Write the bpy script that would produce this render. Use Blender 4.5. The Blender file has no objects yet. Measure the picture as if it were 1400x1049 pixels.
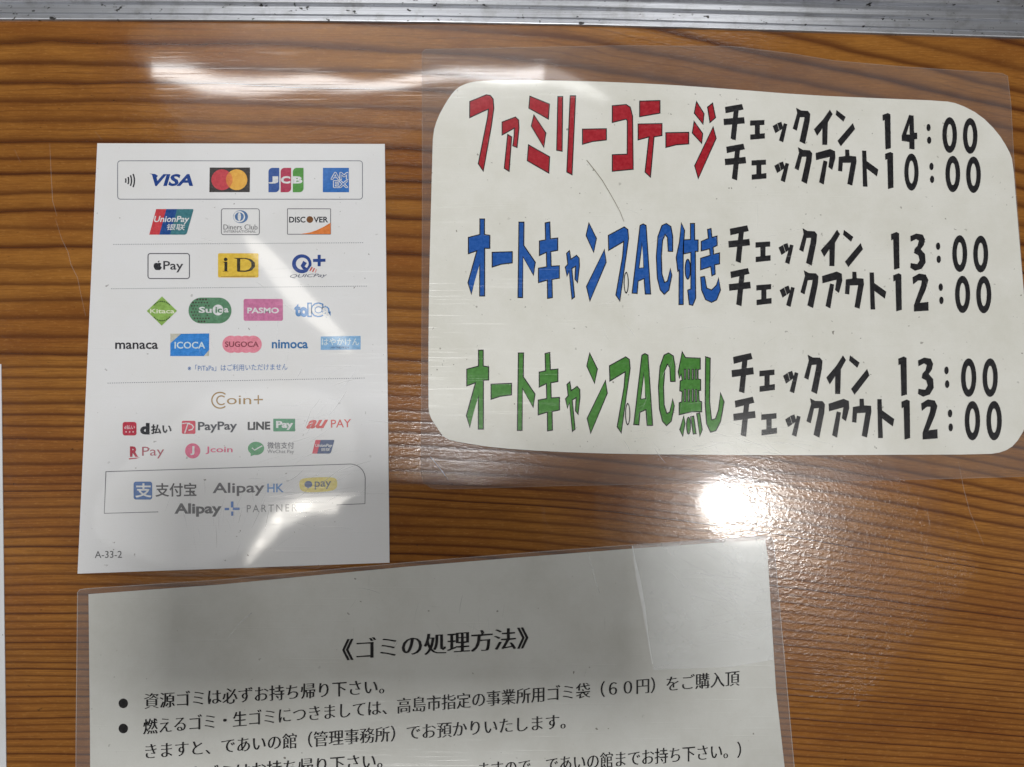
import bpy, math, random
from mathutils import Vector, Matrix, noise as mnoise
from mathutils.geometry import tessellate_polygon

S = bpy.context.scene
COL = S.collection
rnd = random.Random(7)

# ------------------------------------------------------------------ camera
TILT = math.radians(8.6)
DIST = 0.27
FPX = 1050.0                       # focal length in units of 1400 px of picture width
CAM = Vector((0, -DIST * math.sin(TILT), DIST * math.cos(TILT)))
RIGHT = Vector((1, 0, 0))
FWD = (-CAM).normalized()
UP = RIGHT.cross(FWD).normalized()
cd = bpy.data.cameras.new('camera')
cam = bpy.data.objects.new('camera', cd)
COL.objects.link(cam)
cam.matrix_world = Matrix.Translation(CAM) @ Matrix((RIGHT, UP, -FWD)).transposed().to_4x4()
cd.sensor_width = 36
cd.lens = 36 * FPX / 1400
cd.clip_start = 0.005
cd.clip_end = 20
S.camera = cam


def P(px, py, z=0.0):
    """a place on the level z, given by where it stands on the survey of the table (1400 x 1049 units)"""
    d = FWD + RIGHT * ((px - 700) / FPX) - UP * ((py - 524.5) / FPX)
    return CAM + d * ((z - CAM.z) / d.z)


def survey(w):
    v = w - CAM
    k = v.dot(FWD)
    return 700 + FPX * v.dot(RIGHT) / k, 524.5 - FPX * v.dot(UP) / k


# ------------------------------------------------------------------ world, lamps, exposure
wd = bpy.data.worlds.new('World')
S.world = wd
wd.use_nodes = True
bgn = wd.node_tree.nodes['Background']
bgn.inputs[0].default_value = (1.0, 0.92, 0.84, 1)
bgn.inputs[1].default_value = 0.035
S.view_settings.view_transform = 'Standard'
S.view_settings.look = 'None'
S.view_settings.exposure = -0.26
S.view_settings.gamma = 1
S.view_settings.use_curve_mapping = False
S.cycles.transparent_max_bounces = 16
S.cycles.max_bounces = 6
S.cycles.use_denoising = True
S.cycles.sample_clamp_indirect = 4


def lamp(name, loc, aim, sx, sy, radiance, col, shape='RECTANGLE', roll=0.0, spread=180):
    l = bpy.data.lights.new(name, 'AREA')
    l.shape = shape
    l.size, l.size_y = sx, sy
    area = sx * sy * (math.pi / 4 if shape == 'ELLIPSE' else 1)
    l.energy = radiance * math.pi * area
    l.color = col
    l.spread = math.radians(spread)
    o = bpy.data.objects.new(name, l)
    COL.objects.link(o)
    o.location = loc
    q = (Vector(aim) - Vector(loc)).to_track_quat('-Z', 'Y')
    o.rotation_euler = (q.to_matrix().to_4x4() @ Matrix.Rotation(roll, 4, 'Z')).to_euler()
    return o


def ceiling_lamp(name, px, py, wpx, hpx, rot, H, radiance, col, shape='RECTANGLE', spread=180):
    """a flat lamp under the ceiling at height H, facing straight down, whose mirror image in the table shows at px, py"""
    c = P(px, py, -H)
    k = (c - CAM).dot(FWD) / FPX
    l = lamp(name, (c.x, c.y, H), (c.x, c.y, 0), wpx * k, hpx * k, radiance, col, shape, 0, spread)
    l.rotation_euler = (0, 0, 0)
    l.rotation_euler = (0, 0, math.radians(-rot))
    return l


WARM, COOL, NEUT = (1, .95, .86), (.93, .97, 1), (1, 1, .98)
# daylight from the windows beyond the rail
lamp('window_light', (-.13, .42, .30), (-.1, .05, 0), .24, .12, 3.6, NEUT)
lamp('window_light', (.165, .435, .30), (.12, .05, 0), .13, .12, 5.6, NEUT)
lamp('side_fill_light', (-.80, -.06, .42), (-.1, 0, 0), .4, .5, 3.9, NEUT)  # unseen fill light added to brighten the left side
lamp('side_fill_light', (.85, -.06, .45), (.1, 0, 0), .4, .5, 2.6, NEUT)  # matching fill added on the right, also unseen
# lamps in the ceiling, and lights added overhead
lamp('added_top_light', (-.105, -.094, 1.3), (-.105, -.094, 0), .15, .11, 185, NEUT)  # added overhead light so that the phone casts its soft shade
ceiling_lamp('tube_lamp', 480, 107, 520, 21, 2, 1.2, 12.5, NEUT)
ceiling_lamp('tube_lamp', 730, 118, 200, 24, 4, 1.215, 5.04, NEUT, 'ELLIPSE')
ceiling_lamp('tube_lamp', 398, 402, 240, 36, 47, 1.2, 4.48, WARM, 'ELLIPSE')
ceiling_lamp('crescent_glare_light', 440, 684, 84, 24, -8, 1.2, 8.4, WARM, 'ELLIPSE')  # light pieces added along an arc to shape the crescent glare
ceiling_lamp('crescent_glare_light', 398, 698, 60, 22, -30, 1.205, 7.84, WARM, 'ELLIPSE')
ceiling_lamp('crescent_glare_light', 366, 722, 56, 20, -52, 1.21, 7.28, WARM, 'ELLIPSE')
ceiling_lamp('crescent_glare_light', 344, 746, 40, 14, -56, 1.215, 6.72, WARM, 'ELLIPSE')
ceiling_lamp('ceiling_panel', 657, -21, 900, 310, -28, 1.6, 0.34, COOL)
ceiling_lamp('ceiling_panel', 310, 650, 340, 190, -22, 2.0, 0.95, NEUT, 'ELLIPSE')
ceiling_lamp('bulb_lamp', 990, 685, 46, 46, 0, 1.2, 60, NEUT, 'ELLIPSE')
ceiling_lamp('bulb_lamp', 1012, 692, 84, 72, 0, 1.21, 16, NEUT, 'ELLIPSE')
ceiling_lamp('bulb_lamp', 1020, 698, 124, 108, 20, 1.22, 6, WARM, 'ELLIPSE')
for k, (w, h) in enumerate(((190, 160), (260, 210), (330, 270), (410, 330), (500, 400))):  # nested lights added to spread haze around the bulb's reflection
    ceiling_lamp('glare_halo_light', 1040 + 9 * k, 702 + 4 * k, w, h, 15, 1.24 + .01 * k, (1.2, .65, .4, .24, .12)[k], NEUT, 'ELLIPSE')


# ------------------------------------------------------------------ materials


def lin(c):
    c /= 255.0
    return c / 12.92 if c <= .04045 else ((c + .055) / 1.055) ** 2.4


def C(r, g, b, k=1.22):
    return tuple(min(.85, lin(v) * k) for v in (r, g, b)) + (1,)


class NT:
    def __init__(s, tree):
        s.t = tree

    def n(s, kind, **kw):
        nd = s.t.nodes.new(kind)
        for k, v in kw.items():
            if k.startswith('i_'):
                nd.inputs[int(k[2:]) if k[2:].isdigit() else k[2:].replace('_', ' ')].default_value = v
            else:
                setattr(nd, k, v)
        return nd

    def l(s, a, b):
        s.t.links.new(a, b)

    def math(s, op, a, b=None, c=None):
        nd = s.n('ShaderNodeMath', operation=op)
        for i, v in enumerate((a, b, c)):
            if v is None:
                continue
            if isinstance(v, (int, float)):
                nd.inputs[i].default_value = v
            else:
                s.l(v, nd.inputs[i])
        return nd.outputs[0]

    def noise(s, vec, scale, detail=2, rough=.5):
        nd = s.n('ShaderNodeTexNoise')
        nd.inputs['Scale'].default_value = scale
        nd.inputs['Detail'].default_value = detail
        nd.inputs['Roughness'].default_value = rough
        s.l(vec, nd.inputs['Vector'])
        return nd.outputs['Fac']

    def mapping(s, vec, scale=(1, 1, 1), rot=0, loc=(0, 0, 0)):
        nd = s.n('ShaderNodeMapping')
        nd.inputs['Scale'].default_value = scale
        nd.inputs['Rotation'].default_value = (0, 0, rot)
        nd.inputs['Location'].default_value = loc
        s.l(vec, nd.inputs['Vector'])
        return nd.outputs[0]

    def ramp(s, fac, stops):
        nd = s.n('ShaderNodeValToRGB')
        e = nd.color_ramp.elements
        while len(e) < len(stops):
            e.new(.5)
        for el, (p, c) in zip(e, stops):
            el.position = p
            el.color = c if isinstance(c, tuple) else (c, c, c, 1)
        s.l(fac, nd.inputs[0])
        return nd.outputs[0]

    def mix(s, fac, a, b, mode='MIX'):
        nd = s.n('ShaderNodeMix', data_type='RGBA', blend_type=mode)
        for k, v in ((0, fac), (6, a), (7, b)):
            if isinstance(v, (int, float, tuple)):
                nd.inputs[k].default_value = v
            else:
                s.l(v, nd.inputs[k])
        return nd.outputs[2]


# the clear glossy skin (the plastic cover lies tight on everything): slow waves and fine scratches
g = bpy.data.node_groups.new('glossy_skin', 'ShaderNodeTree')
g.interface.new_socket('Normal', in_out='OUTPUT', socket_type='NodeSocketVector')
g.interface.new_socket('Scratched', in_out='OUTPUT', socket_type='NodeSocketVector')
gt = NT(g)
go = gt.n('NodeGroupOutput')
pos = gt.n('ShaderNodeNewGeometry').outputs['Position']
wave = gt.noise(gt.mapping(pos, (1, 1, 0)), 11, 1.5, .4)
scr = None
for i, (ang, s1, s2) in enumerate(((.35, 18, 1500), (-.6, 22, 1700), (1.2, 20, 1500), (2.2, 16, 1300), (1.75, 25, 1800))):
    v = gt.mapping(pos, (s1, s2, 0), ang, (i * 3.1, i * 7.7, 0))
    w2 = gt.noise(v, 1, 1, .5)
    line = gt.ramp(w2, [(.68, 0.0), (.76, 1.0)])
    scr = line if scr is None else gt.math('MAXIMUM', scr, line)
b1 = gt.n('ShaderNodeBump')
b1.inputs['Strength'].default_value = 1
b1.inputs['Distance'].default_value = .0014
gt.l(wave, b1.inputs['Height'])
b2 = gt.n('ShaderNodeBump')
b2.inputs['Strength'].default_value = .45
b2.inputs['Distance'].default_value = .00004
gt.l(scr, b2.inputs['Height'])
gt.l(b1.outputs[0], b2.inputs['Normal'])
b3 = gt.n('ShaderNodeBump')
b3.inputs['Strength'].default_value = .05
b3.inputs['Distance'].default_value = .00003
gt.l(scr, b3.inputs['Height'])
gt.l(b1.outputs[0], b3.inputs['Normal'])
gt.l(b3.outputs[0], go.inputs[0])
gt.l(b2.outputs[0], go.inputs[1])


def skin(nt, bsdf, rough=.05, coat=1.0, base=True):
    gr = nt.n('ShaderNodeGroup')
    gr.node_tree = g
    bsdf.inputs['Coat Weight'].default_value = coat
    bsdf.inputs['Coat Roughness'].default_value = rough
    bsdf.inputs['Coat IOR'].default_value = 1.75
    nt.l(gr.outputs[0], bsdf.inputs['Coat Normal'])
    if base:
        nt.l(gr.outputs[1], bsdf.inputs['Normal'])
    return gr


def new_mat(name):
    m = bpy.data.materials.new(name)
    m.use_nodes = True
    nt = NT(m.node_tree)
    return m, nt, m.node_tree.nodes['Principled BSDF']


MATS = {}


def ink(rgb, k=.92):
    key = (rgb, k)
    if key not in MATS:
        m, nt, b = new_mat('ink')
        pos = nt.n('ShaderNodeNewGeometry').outputs['Position']
        c = C(*rgb, k)
        pale = tuple(min(.8, v * 1.35 + .02) for v in c[:3]) + (1,)
        nt.l(nt.mix(nt.ramp(nt.noise(pos, 900, 3, .7), [(.35, 0.0), (.75, 1.0)]), c, pale), b.inputs['Base Color'])
        b.inputs['Roughness'].default_value = .24
        b.inputs['IOR'].default_value = 1.4
        skin(nt, b)
        MATS[key] = m
    return MATS[key]


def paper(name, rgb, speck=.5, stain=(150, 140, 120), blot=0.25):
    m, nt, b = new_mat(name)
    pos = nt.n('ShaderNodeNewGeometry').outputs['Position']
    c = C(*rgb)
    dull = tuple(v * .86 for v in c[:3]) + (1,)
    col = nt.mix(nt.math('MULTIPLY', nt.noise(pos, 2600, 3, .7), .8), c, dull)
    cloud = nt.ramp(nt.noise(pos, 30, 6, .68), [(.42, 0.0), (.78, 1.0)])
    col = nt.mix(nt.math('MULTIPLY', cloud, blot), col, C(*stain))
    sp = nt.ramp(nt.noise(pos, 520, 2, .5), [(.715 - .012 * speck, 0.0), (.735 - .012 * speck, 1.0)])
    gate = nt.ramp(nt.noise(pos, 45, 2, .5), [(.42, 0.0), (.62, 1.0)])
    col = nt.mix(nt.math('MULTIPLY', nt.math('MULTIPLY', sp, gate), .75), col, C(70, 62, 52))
    nt.l(col, b.inputs['Base Color'])
    b.inputs['Roughness'].default_value = .24
    b.inputs['IOR'].default_value = 1.4
    skin(nt, b)
    return m


def film(name, milk=.10, tint=(.75, .72, .72, 1), clear=.84):
    """clear plastic: mostly see-through, a little milky, glossy"""
    m, nt, b = new_mat(name)
    b.inputs['Base Color'].default_value = tint
    b.inputs['Roughness'].default_value = .25
    skin(nt, b)
    tr = nt.n('ShaderNodeBsdfTransparent')
    tr.inputs[0].default_value = (clear, clear, clear + .01, 1)
    mx = nt.n('ShaderNodeMixShader')
    pos = nt.n('ShaderNodeNewGeometry').outputs['Position']
    f = nt.math('MULTIPLY_ADD', nt.noise(pos, 70, 4, .6), milk * .5, milk * .35)
    nt.l(f, mx.inputs[0])
    nt.l(tr.outputs[0], mx.inputs[1])
    nt.l(b.outputs[0], mx.inputs[2])
    nt.l(mx.outputs[0], nt.t.nodes['Material Output'].inputs['Surface'])
    return m


# varnished softwood; the growth rings come from the board's own ring coordinate
def wood():
    m, nt, b = new_mat('varnished_softwood')
    pos = nt.n('ShaderNodeNewGeometry').outputs['Position']
    at = nt.n('ShaderNodeAttribute', attribute_name='ring')
    fine = nt.noise(nt.mapping(pos, (25, 420, 0)), 1, 3, .6)
    patch0 = nt.noise(nt.mapping(pos, (10, 34, 0), 0, (7, 2, 0)), 1, 4, .6)
    wob = nt.noise(nt.mapping(pos, (18, 60, 0)), 1, 3, .55)
    ring = nt.math('ADD', at.outputs['Fac'], nt.math('MULTIPLY_ADD', wob, .46, -.23))
    ring = nt.math('ADD', ring, nt.math('MULTIPLY_ADD', fine, .12, -.06))
    ph = nt.math('FRACT', ring)
    late = nt.ramp(ph, [(0, .04), (.28, .0), (.55, .22), (.72, .85), (.82, 1.0), (.92, .35), (1, .04)])
    sub = nt.math('FRACT', nt.math('ADD', nt.math('MULTIPLY', ring, 3.37), nt.math('MULTIPLY', patch0, 2.2)))
    sub = nt.math('MULTIPLY', nt.ramp(sub, [(0, 0.0), (.6, .0), (.8, .42), (1, 0.0)]), nt.ramp(patch0, [(.42, 0.0), (.6, 1.0)]))
    idx = nt.math('FLOOR', ring)
    wn = nt.n('ShaderNodeTexWhiteNoise', noise_dimensions='1D')
    nt.l(idx, wn.inputs['W'])
    late = nt.math('MULTIPLY', late, nt.math('MULTIPLY_ADD', wn.outputs['Value'], .45, .6))
    late = nt.math('MAXIMUM', late, sub)
    patch = nt.ramp(nt.noise(nt.mapping(pos, (16, 42, 0)), 1, 5, .65), [(.3, 0.0), (.7, 1.0)])
    lightc = nt.mix(patch, C(127, 77, 30, 1), C(167, 113, 50, 1))
    red = nt.ramp(nt.noise(nt.mapping(pos, (8, 26, 0), 0, (3, 5, 0)), 1, 4, .6), [(.45, 0.0), (.75, .7)])
    lightc = nt.mix(red, lightc, C(128, 70, 32, 1))
    fibre = nt.ramp(nt.noise(nt.mapping(pos, (90, 2300, 0)), 1, 4, .75), [(.40, 0.0), (.66, 1.0)])
    lightc = nt.mix(nt.math('MULTIPLY', fibre, .5), lightc, C(98, 58, 24, 1))
    fleck = nt.ramp(nt.noise(nt.mapping(pos, (420, 1500, 0)), 1, 3, .7), [(.55, 0.0), (.72, 1.0)])
    lightc = nt.mix(nt.math('MULTIPLY', fleck, .4), lightc, C(180, 130, 70, 1))
    col = nt.mix(late, lightc, C(78, 40, 17, 1))
    # dents, specks and dirt in the grain
    sp = nt.ramp(nt.noise(nt.mapping(pos, (260, 420, 0)), 1, 3, .6), [(.70, 0.0), (.76, 1.0)])
    col = nt.mix(nt.math('MULTIPLY', sp, .6), col, C(52, 30, 14, 1))
    nt.l(col, b.inputs['Base Color'])
    b.inputs['Roughness'].default_value = .17
    b.inputs['IOR'].default_value = 1.5
    rel = nt.noise(nt.mapping(pos, (300, 900, 0)), 1, 3, .65)
    h = nt.math('ADD', nt.math('MULTIPLY', late, .35), rel)
    bp = nt.n('ShaderNodeBump')
    bp.inputs['Strength'].default_value = .4
    bp.inputs['Distance'].default_value = .00014
    nt.l(h, bp.inputs['Height'])
    nt.l(bp.outputs[0], b.inputs['Normal'])
    gr = skin(nt, b, .05, 1.0, False)
    pit = nt.ramp(nt.noise(nt.mapping(pos, (520, 800, 0)), 1, 3, .6), [(.44, 0.0), (.68, 1.0)])
    # the cover clings to the grain and puckers over this patch of the board
    sep = nt.n('ShaderNodeSeparateXYZ')
    nt.l(pos, sep.inputs[0])
    q = P(1120, 762)
    dx = nt.math('DIVIDE', nt.math('SUBTRACT', sep.outputs[0], q.x), .050)
    dy = nt.math('DIVIDE', nt.math('SUBTRACT', sep.outputs[1], q.y), .044)
    dist = nt.math('SQRT', nt.math('ADD', nt.math('MULTIPLY', dx, dx), nt.math('MULTIPLY', dy, dy)))
    rag = nt.math('ADD', dist, nt.math('MULTIPLY_ADD', nt.noise(pos, 40, 3, .6), 1.1, -.55))
    pucker = nt.ramp(rag, [(0, 1.0), (.4, .8), (.75, .35), (1, .01)])
    bp2 = nt.n('ShaderNodeBump')
    bp2.inputs['Distance'].default_value = .00030
    nt.l(nt.math('MULTIPLY', pucker, .10), bp2.inputs['Strength'])
    nt.l(nt.math('ADD', pit, nt.math('MULTIPLY', late, .25)), bp2.inputs['Height'])
    nt.l(gr.outputs[0], bp2.inputs['Normal'])
    nt.l(bp2.outputs[0], b.inputs['Coat Normal'])
    # under the cover the varnish itself is lumpy and throws small glints
    bp3 = nt.n('ShaderNodeBump')
    bp3.inputs['Distance'].default_value = .00034
    nt.l(nt.math('MULTIPLY_ADD', pucker, .85, .02), bp3.inputs['Strength'])
    nt.l(nt.math('ADD', pit, nt.math('MULTIPLY', late, .3)), bp3.inputs['Height'])
    nt.l(bp.outputs[0], bp3.inputs['Normal'])
    nt.l(bp3.outputs[0], b.inputs['Normal'])
    return m


def aluminium():
    m, nt, b = new_mat('worn_aluminium')
    pos = nt.n('ShaderNodeNewGeometry').outputs['Position']
    brush = nt.noise(nt.mapping(pos, (12, 2200, 2200)), 1, 3, .6)
    blot = nt.noise(pos, 130, 4, .7)
    col = nt.mix(brush, C(138, 140, 147, 1), C(222, 224, 230, 1))
    col = nt.mix(nt.ramp(blot, [(.5, 0.0), (.75, .5)]), col, C(120, 116, 112, 1))
    sp = nt.ramp(nt.noise(nt.mapping(pos, (300, 420, 420)), 1, 2, .6), [(.665, 0.0), (.71, 1.0)])
    col = nt.mix(sp, col, C(30, 27, 26, 1))
    nt.l(col, b.inputs['Base Color'])
    nt.l(nt.math('SUBTRACT', .86, nt.math('MULTIPLY', sp, .8)), b.inputs['Metallic'])
    b.inputs['Roughness'].default_value = .40
    bp = nt.n('ShaderNodeBump')
    bp.inputs['Distance'].default_value = .00006
    bp.inputs['Strength'].default_value = .7
    nt.l(brush, bp.inputs['Height'])
    nt.l(bp.outputs[0], b.inputs['Normal'])
    return m


def plain(name, rgb, rough=.5):
    m, nt, b = new_mat(name)
    b.inputs['Base Color'].default_value = C(*rgb, 1)
    b.inputs['Roughness'].default_value = rough
    return m


# ------------------------------------------------------------------ building helpers
def link(name, me, parent=None, loc=None):
    o = bpy.data.objects.new(name, me)
    COL.objects.link(o)
    if parent is not None:
        o.parent = parent
    if loc is not None:
        o.location = loc
    return o


def thing(name, label, cat, at, group=None):
    o = link(name, None, None, at)
    o.empty_display_size = .01
    o['label'] = label
    o['category'] = cat
    if group:
        o['group'] = group
    return o


def area2(lp):
    return sum(a[0] * b[1] - b[0] * a[1] for a, b in zip(lp, lp[1:] + lp[:1]))


def grow(lp, d):
    """the outline pushed outwards by d (mitred)"""
    if area2(lp) < 0:
        lp = lp[::-1]
    n = len(lp)
    out = []
    for i in range(n):
        p0, p1, p2 = Vector(lp[i - 1]), Vector(lp[i]), Vector(lp[(i + 1) % n])
        a, b = p1 - p0, p2 - p1
        if a.length < 1e-6 or b.length < 1e-6:
            out.append(tuple(p1))
            continue
        na, nb = Vector((a.y, -a.x)).normalized(), Vector((b.y, -b.x)).normalized()
        m = na + nb
        if m.length < .3:
            m = na
        m.normalize()
        k = d / max(.45, m.dot(na))
        out.append((p1.x + m.x * k, p1.y + m.y * k))
    return out


def ell(cx, cy, rx, ry, n=32, a0=0, a1=360):
    return [(cx + rx * math.cos(math.radians(a0 + (a1 - a0) * i / n)), cy + ry * math.sin(math.radians(a0 + (a1 - a0) * i / n)))
            for i in range(n if a1 - a0 == 360 else n + 1)]


def rrect(x0, y0, x1, y1, r, n=6, corners='1111'):
    out = []
    for k, (cx, cy, a) in enumerate(((x0, y0, 180), (x1, y0, 270), (x1, y1, 0), (x0, y1, 90))):
        if corners[k] == '0' or r == 0:
            out.append((cx, cy))
            continue
        mx, my = cx + (r if cx == x0 else -r), cy + (r if cy == y0 else -r)
        out += ell(mx, my, r, r, n, a, a + 90)
    return out


def ribbon(pts, w, closed=False):
    """a line of width w along pts: loops to fill"""
    n = len(pts)
    L, R = [], []
    for i, p in enumerate(pts):
        a = pts[i - 1] if (i or closed) else p
        b = pts[(i + 1) % n] if (i < n - 1 or closed) else p
        d = Vector((b[0] - a[0], b[1] - a[1]))
        if d.length < 1e-9:
            d = Vector((1, 0))
        d.normalize()
        ww = (w(i / (n - 1)) if callable(w) else w) / 2
        L.append((p[0] - d.y * ww, p[1] + d.x * ww))
        R.append((p[0] + d.y * ww, p[1] - d.x * ww))
    return [L, R] if closed else [L + R[::-1]]


class Ink:
    """flat printing that collects outlines and text, then becomes one mesh lying on the sheet"""

    def __init__(s, z):
        s.z, s.v, s.f, s.m, s.mats, s.lev = z, [], [], [], [], 0

    def mi(s, mat):
        if mat not in s.mats:
            s.mats.append(mat)
        return s.mats.index(mat)

    def up(s):
        s.lev += 1
        return s

    def add(s, vs, fs, mat):
        o = len(s.v)
        z = s.z + s.lev * 1.6e-5
        s.v += [P(x, y, z) for x, y in vs]
        i = s.mi(mat)
        for f in fs:
            a, b, c = (vs[k] for k in f[:3])
            cr = (b[0] - a[0]) * (c[1] - a[1]) - (b[1] - a[1]) * (c[0] - a[0])
            f = list(f) if cr < 0 else list(f)[::-1]
            s.f.append([o + k for k in f])
            s.m.append(i)

    def poly(s, loops, mat):
        if loops and not isinstance(loops[0][0], (tuple, list)):
            loops = [loops]
        tri = tessellate_polygon([[Vector((x, y, 0)) for x, y in lp] for lp in loops])
        s.add([p for lp in loops for p in lp], tri, mat)
        s.lev += .25
        return s

    def line(s, pts, w, mat, closed=False):
        return s.poly(ribbon(pts, w, closed), mat)

    def text(s, body, box, mat, weight=0.0, shear=0.0, slope=0.0, thin=0.0, space=1.0, fit=True, round_to=6):
        """body set into box = (x0, y0, x1, y1); slope tips the line"""
        vs, fs = glyphs(body, weight, thin, space)
        if not vs:
            return s
        xs, ys = [v[0] + shear * v[1] for v in vs], [v[1] for v in vs]
        x0, x1, y0, y1 = min(xs), max(xs), min(ys), max(ys)
        bx0, by0, bx1, by1 = box
        out = []
        for X, Y in zip(xs, ys):
            u = (X - x0) / (x1 - x0)
            w = (Y - y0) / (y1 - y0)
            px = bx0 + u * (bx1 - bx0)
            out.append((px, by1 + (by0 - by1) * w + slope * (px - bx0)))
        s.add(out, fs, mat)
        s.lev += .25
        return s

    def build(s, name, parent, label=None):
        me = bpy.data.meshes.new(name)
        base = parent.location
        me.from_pydata([tuple(v - base) for v in s.v], [], s.f)
        for m in s.mats:
            me.materials.append(m)
        me.polygons.foreach_set('material_index', s.m)
        me.update()
        o = link(name, me, parent)
        if label:
            o['label'] = label
        return o


_G = {}


def glyphs(body, weight, thin, space):
    key = (body, weight, thin, space)
    if key in _G:
        return _G[key]
    c = bpy.data.curves.new('lettering', 'FONT')
    c.body = body
    c.dimensions = '2D'
    c.resolution_u = 3
    c.space_character = space
    o = bpy.data.objects.new('lettering', c)
    COL.objects.link(o)
    c.offset = weight
    dg = bpy.context.evaluated_depsgraph_get()
    me = bpy.data.meshes.new_from_object(o.evaluated_get(dg))
    vs = [(v.co.x, v.co.y) for v in me.vertices]
    fs = [tuple(p.vertices) for p in me.polygons]
    if thin:
        # brush-type lettering: the level strokes get thinner than the upright ones
        first = {}
        at = [first.setdefault((round(x, 5), round(y, 5)), i) for i, (x, y) in enumerate(vs)]
        rim = {}
        for f in fs:
            (x0, y0), (x1, y1), (x2, y2) = (vs[q] for q in f[:3])
            f = f if (x1 - x0) * (y2 - y0) - (y1 - y0) * (x2 - x0) > 0 else f[::-1]
            for p, q in zip(f, f[1:] + f[:1]):
                e = (at[p], at[q])
                if e[::-1] in rim:
                    del rim[e[::-1]]
                else:
                    rim[e] = 1
        nrm = {}
        for p, q in rim:
            d = Vector(vs[q]) - Vector(vs[p])
            for e in (p, q):
                nrm[e] = nrm.get(e, Vector((0, 0))) + Vector((d.y, -d.x)).normalized()
        out = []
        for i, (x, y) in enumerate(vs):
            nv = nrm.get(at[i])
            out.append((x, y + thin * nv.normalized().y) if nv is not None and nv.length > .2 else (x, y))
        vs = out
    bpy.data.objects.remove(o)
    bpy.data.meshes.remove(me)
    _G[key] = (vs, fs)
    return _G[key]


def sheet(name, loops, z0, z1, mat, parent, label=None, sub=0):
    """a thin sheet with real edges: loops[0] the outline, further loops are holes"""
    if not isinstance(loops[0][0], (tuple, list)):
        loops = [loops]
    base = parent.location if parent is not None else Vector()
    flat = [p for lp in loops for p in lp]
    n = len(flat)
    v = [P(x, y, z1) - base for x, y in flat]
    v += [Vector((q.x, q.y, z0 - base.z)) for q in v]
    f = []
    for t in tessellate_polygon([[Vector((x, y, 0)) for x, y in lp] for lp in loops]):
        a, b, c = (flat[k] for k in t)
        cr = (b[0] - a[0]) * (c[1] - a[1]) - (b[1] - a[1]) * (c[0] - a[0])
        f.append(tuple(t) if cr < 0 else tuple(t)[::-1])
    o = 0
    for li, lp in enumerate(loops):
        ccw = area2(lp) < 0
        for i in range(len(lp)):
            a, b = o + i, o + (i + 1) % len(lp)
            q = (a, a + n, b + n, b)
            f.append(q if (ccw == (li == 0)) else q[::-1])
        o += len(lp)
    me = bpy.data.meshes.new(name)
    me.from_pydata([tuple(x) for x in v], [], f)
    me.materials.append(mat)
    me.update()
    ob = link(name, me, parent)
    if label:
        ob['label'] = label
    return ob


def smooth(pts, it=2, closed=True):
    for _ in range(it):
        out = []
        n = len(pts)
        for i in range(n):
            a, b = pts[i], pts[(i + 1) % n]
            out += [(a[0] * .75 + b[0] * .25, a[1] * .75 + b[1] * .25), (a[0] * .25 + b[0] * .75, a[1] * .25 + b[1] * .75)]
        pts = out
    return pts


MM = .001

# ------------------------------------------------------------------ the table top
RINGS = [-260, -215, -175, -138, -102, -66, -32, 0, 32, 68, 97, 120, 147, 173, 203, 224, 244, 270, 296, 320, 346, 374, 394, 418, 444, 468, 490, 507, 521, 537, 558, 572, 588, 606,
         622, 640, 656, 667, 676, 686, 700, 715, 727, 740, 754, 765, 776, 792, 805, 819, 832, 843, 855, 864, 874, 883, 893, 902, 910, 920, 929, 938, 948,
         957, 966, 976, 986, 995, 1005, 1015, 1026, 1036, 1048, 1060, 1072, 1084, 1098, 1110]


def ring_at(y):
    if y <= RINGS[0]:
        return (y - RINGS[0]) / 45
    if y >= RINGS[-1]:
        return len(RINGS) - 1 + (y - RINGS[-1]) / 13
    import bisect
    i = bisect.bisect_right(RINGS, y) - 1
    return i + (y - RINGS[i]) / (RINGS[i + 1] - RINGS[i])


def softplus(t, s):
    t /= s
    return s * (t if t > 30 else math.log1p(math.exp(t)))


MS = [(-200, .30), (80, .27), (200, .235), (450, .20), (600, .20), (760, .185), (860, .145), (960, .10), (1060, .06), (1300, .04)]


def m_at(y):
    for (a, p), (b, q) in zip(MS, MS[1:]):
        if y <= b:
            return p + (q - p) * max(0, (y - a)) / (b - a)
    return MS[-1][1]


def tabletop():
    x0, x1, y0, y1, st = -.42, .42, -.33, .34, .0025
    nx, ny = int((x1 - x0) / st), int((y1 - y0) / st)
    v, f, at = [], [], []
    for j in range(ny + 1):
        for i in range(nx + 1):
            w = Vector((x0 + i * st, y0 + j * st, 0))
            v.append(tuple(w))
            px, py = survey(w)
            yy = py - m_at(py) * softplus(px - 760, 130)
            yy += 2.5 * math.sin(px / 170 + 1) + 1.8 * mnoise.noise(Vector((px / 160, py / 60, 0)))
            at.append(ring_at(yy))
    for j in range(ny):
        for i in range(nx):
            a = j * (nx + 1) + i
            f.append((a, a + 1, a + nx + 2, a + nx + 1))
    n = len(v)
    rim = [i for i in range(nx + 1)] + [j * (nx + 1) + nx for j in range(1, ny + 1)] + [ny * (nx + 1) + i for i in range(nx - 1, -1, -1)] + [j * (nx + 1) for j in range(ny - 1, 0, -1)]
    for k in rim:
        v.append((v[k][0], v[k][1], -.03))
        at.append(at[k])
    for k in range(len(rim)):
        k2 = (k + 1) % len(rim)
        f.append((rim[k], n + k, n + k2, rim[k2]))
    me = bpy.data.meshes.new('tabletop')
    me.from_pydata(v, [], f)
    a = me.attributes.new('ring', 'FLOAT', 'POINT')
    a.data.foreach_set('value', at)
    me.materials.append(wood())
    o = link('tabletop', me)
    o['kind'] = 'structure'
    o['label'] = 'varnished brown softwood table top with dark growth rings'
    return o


tabletop()

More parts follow.
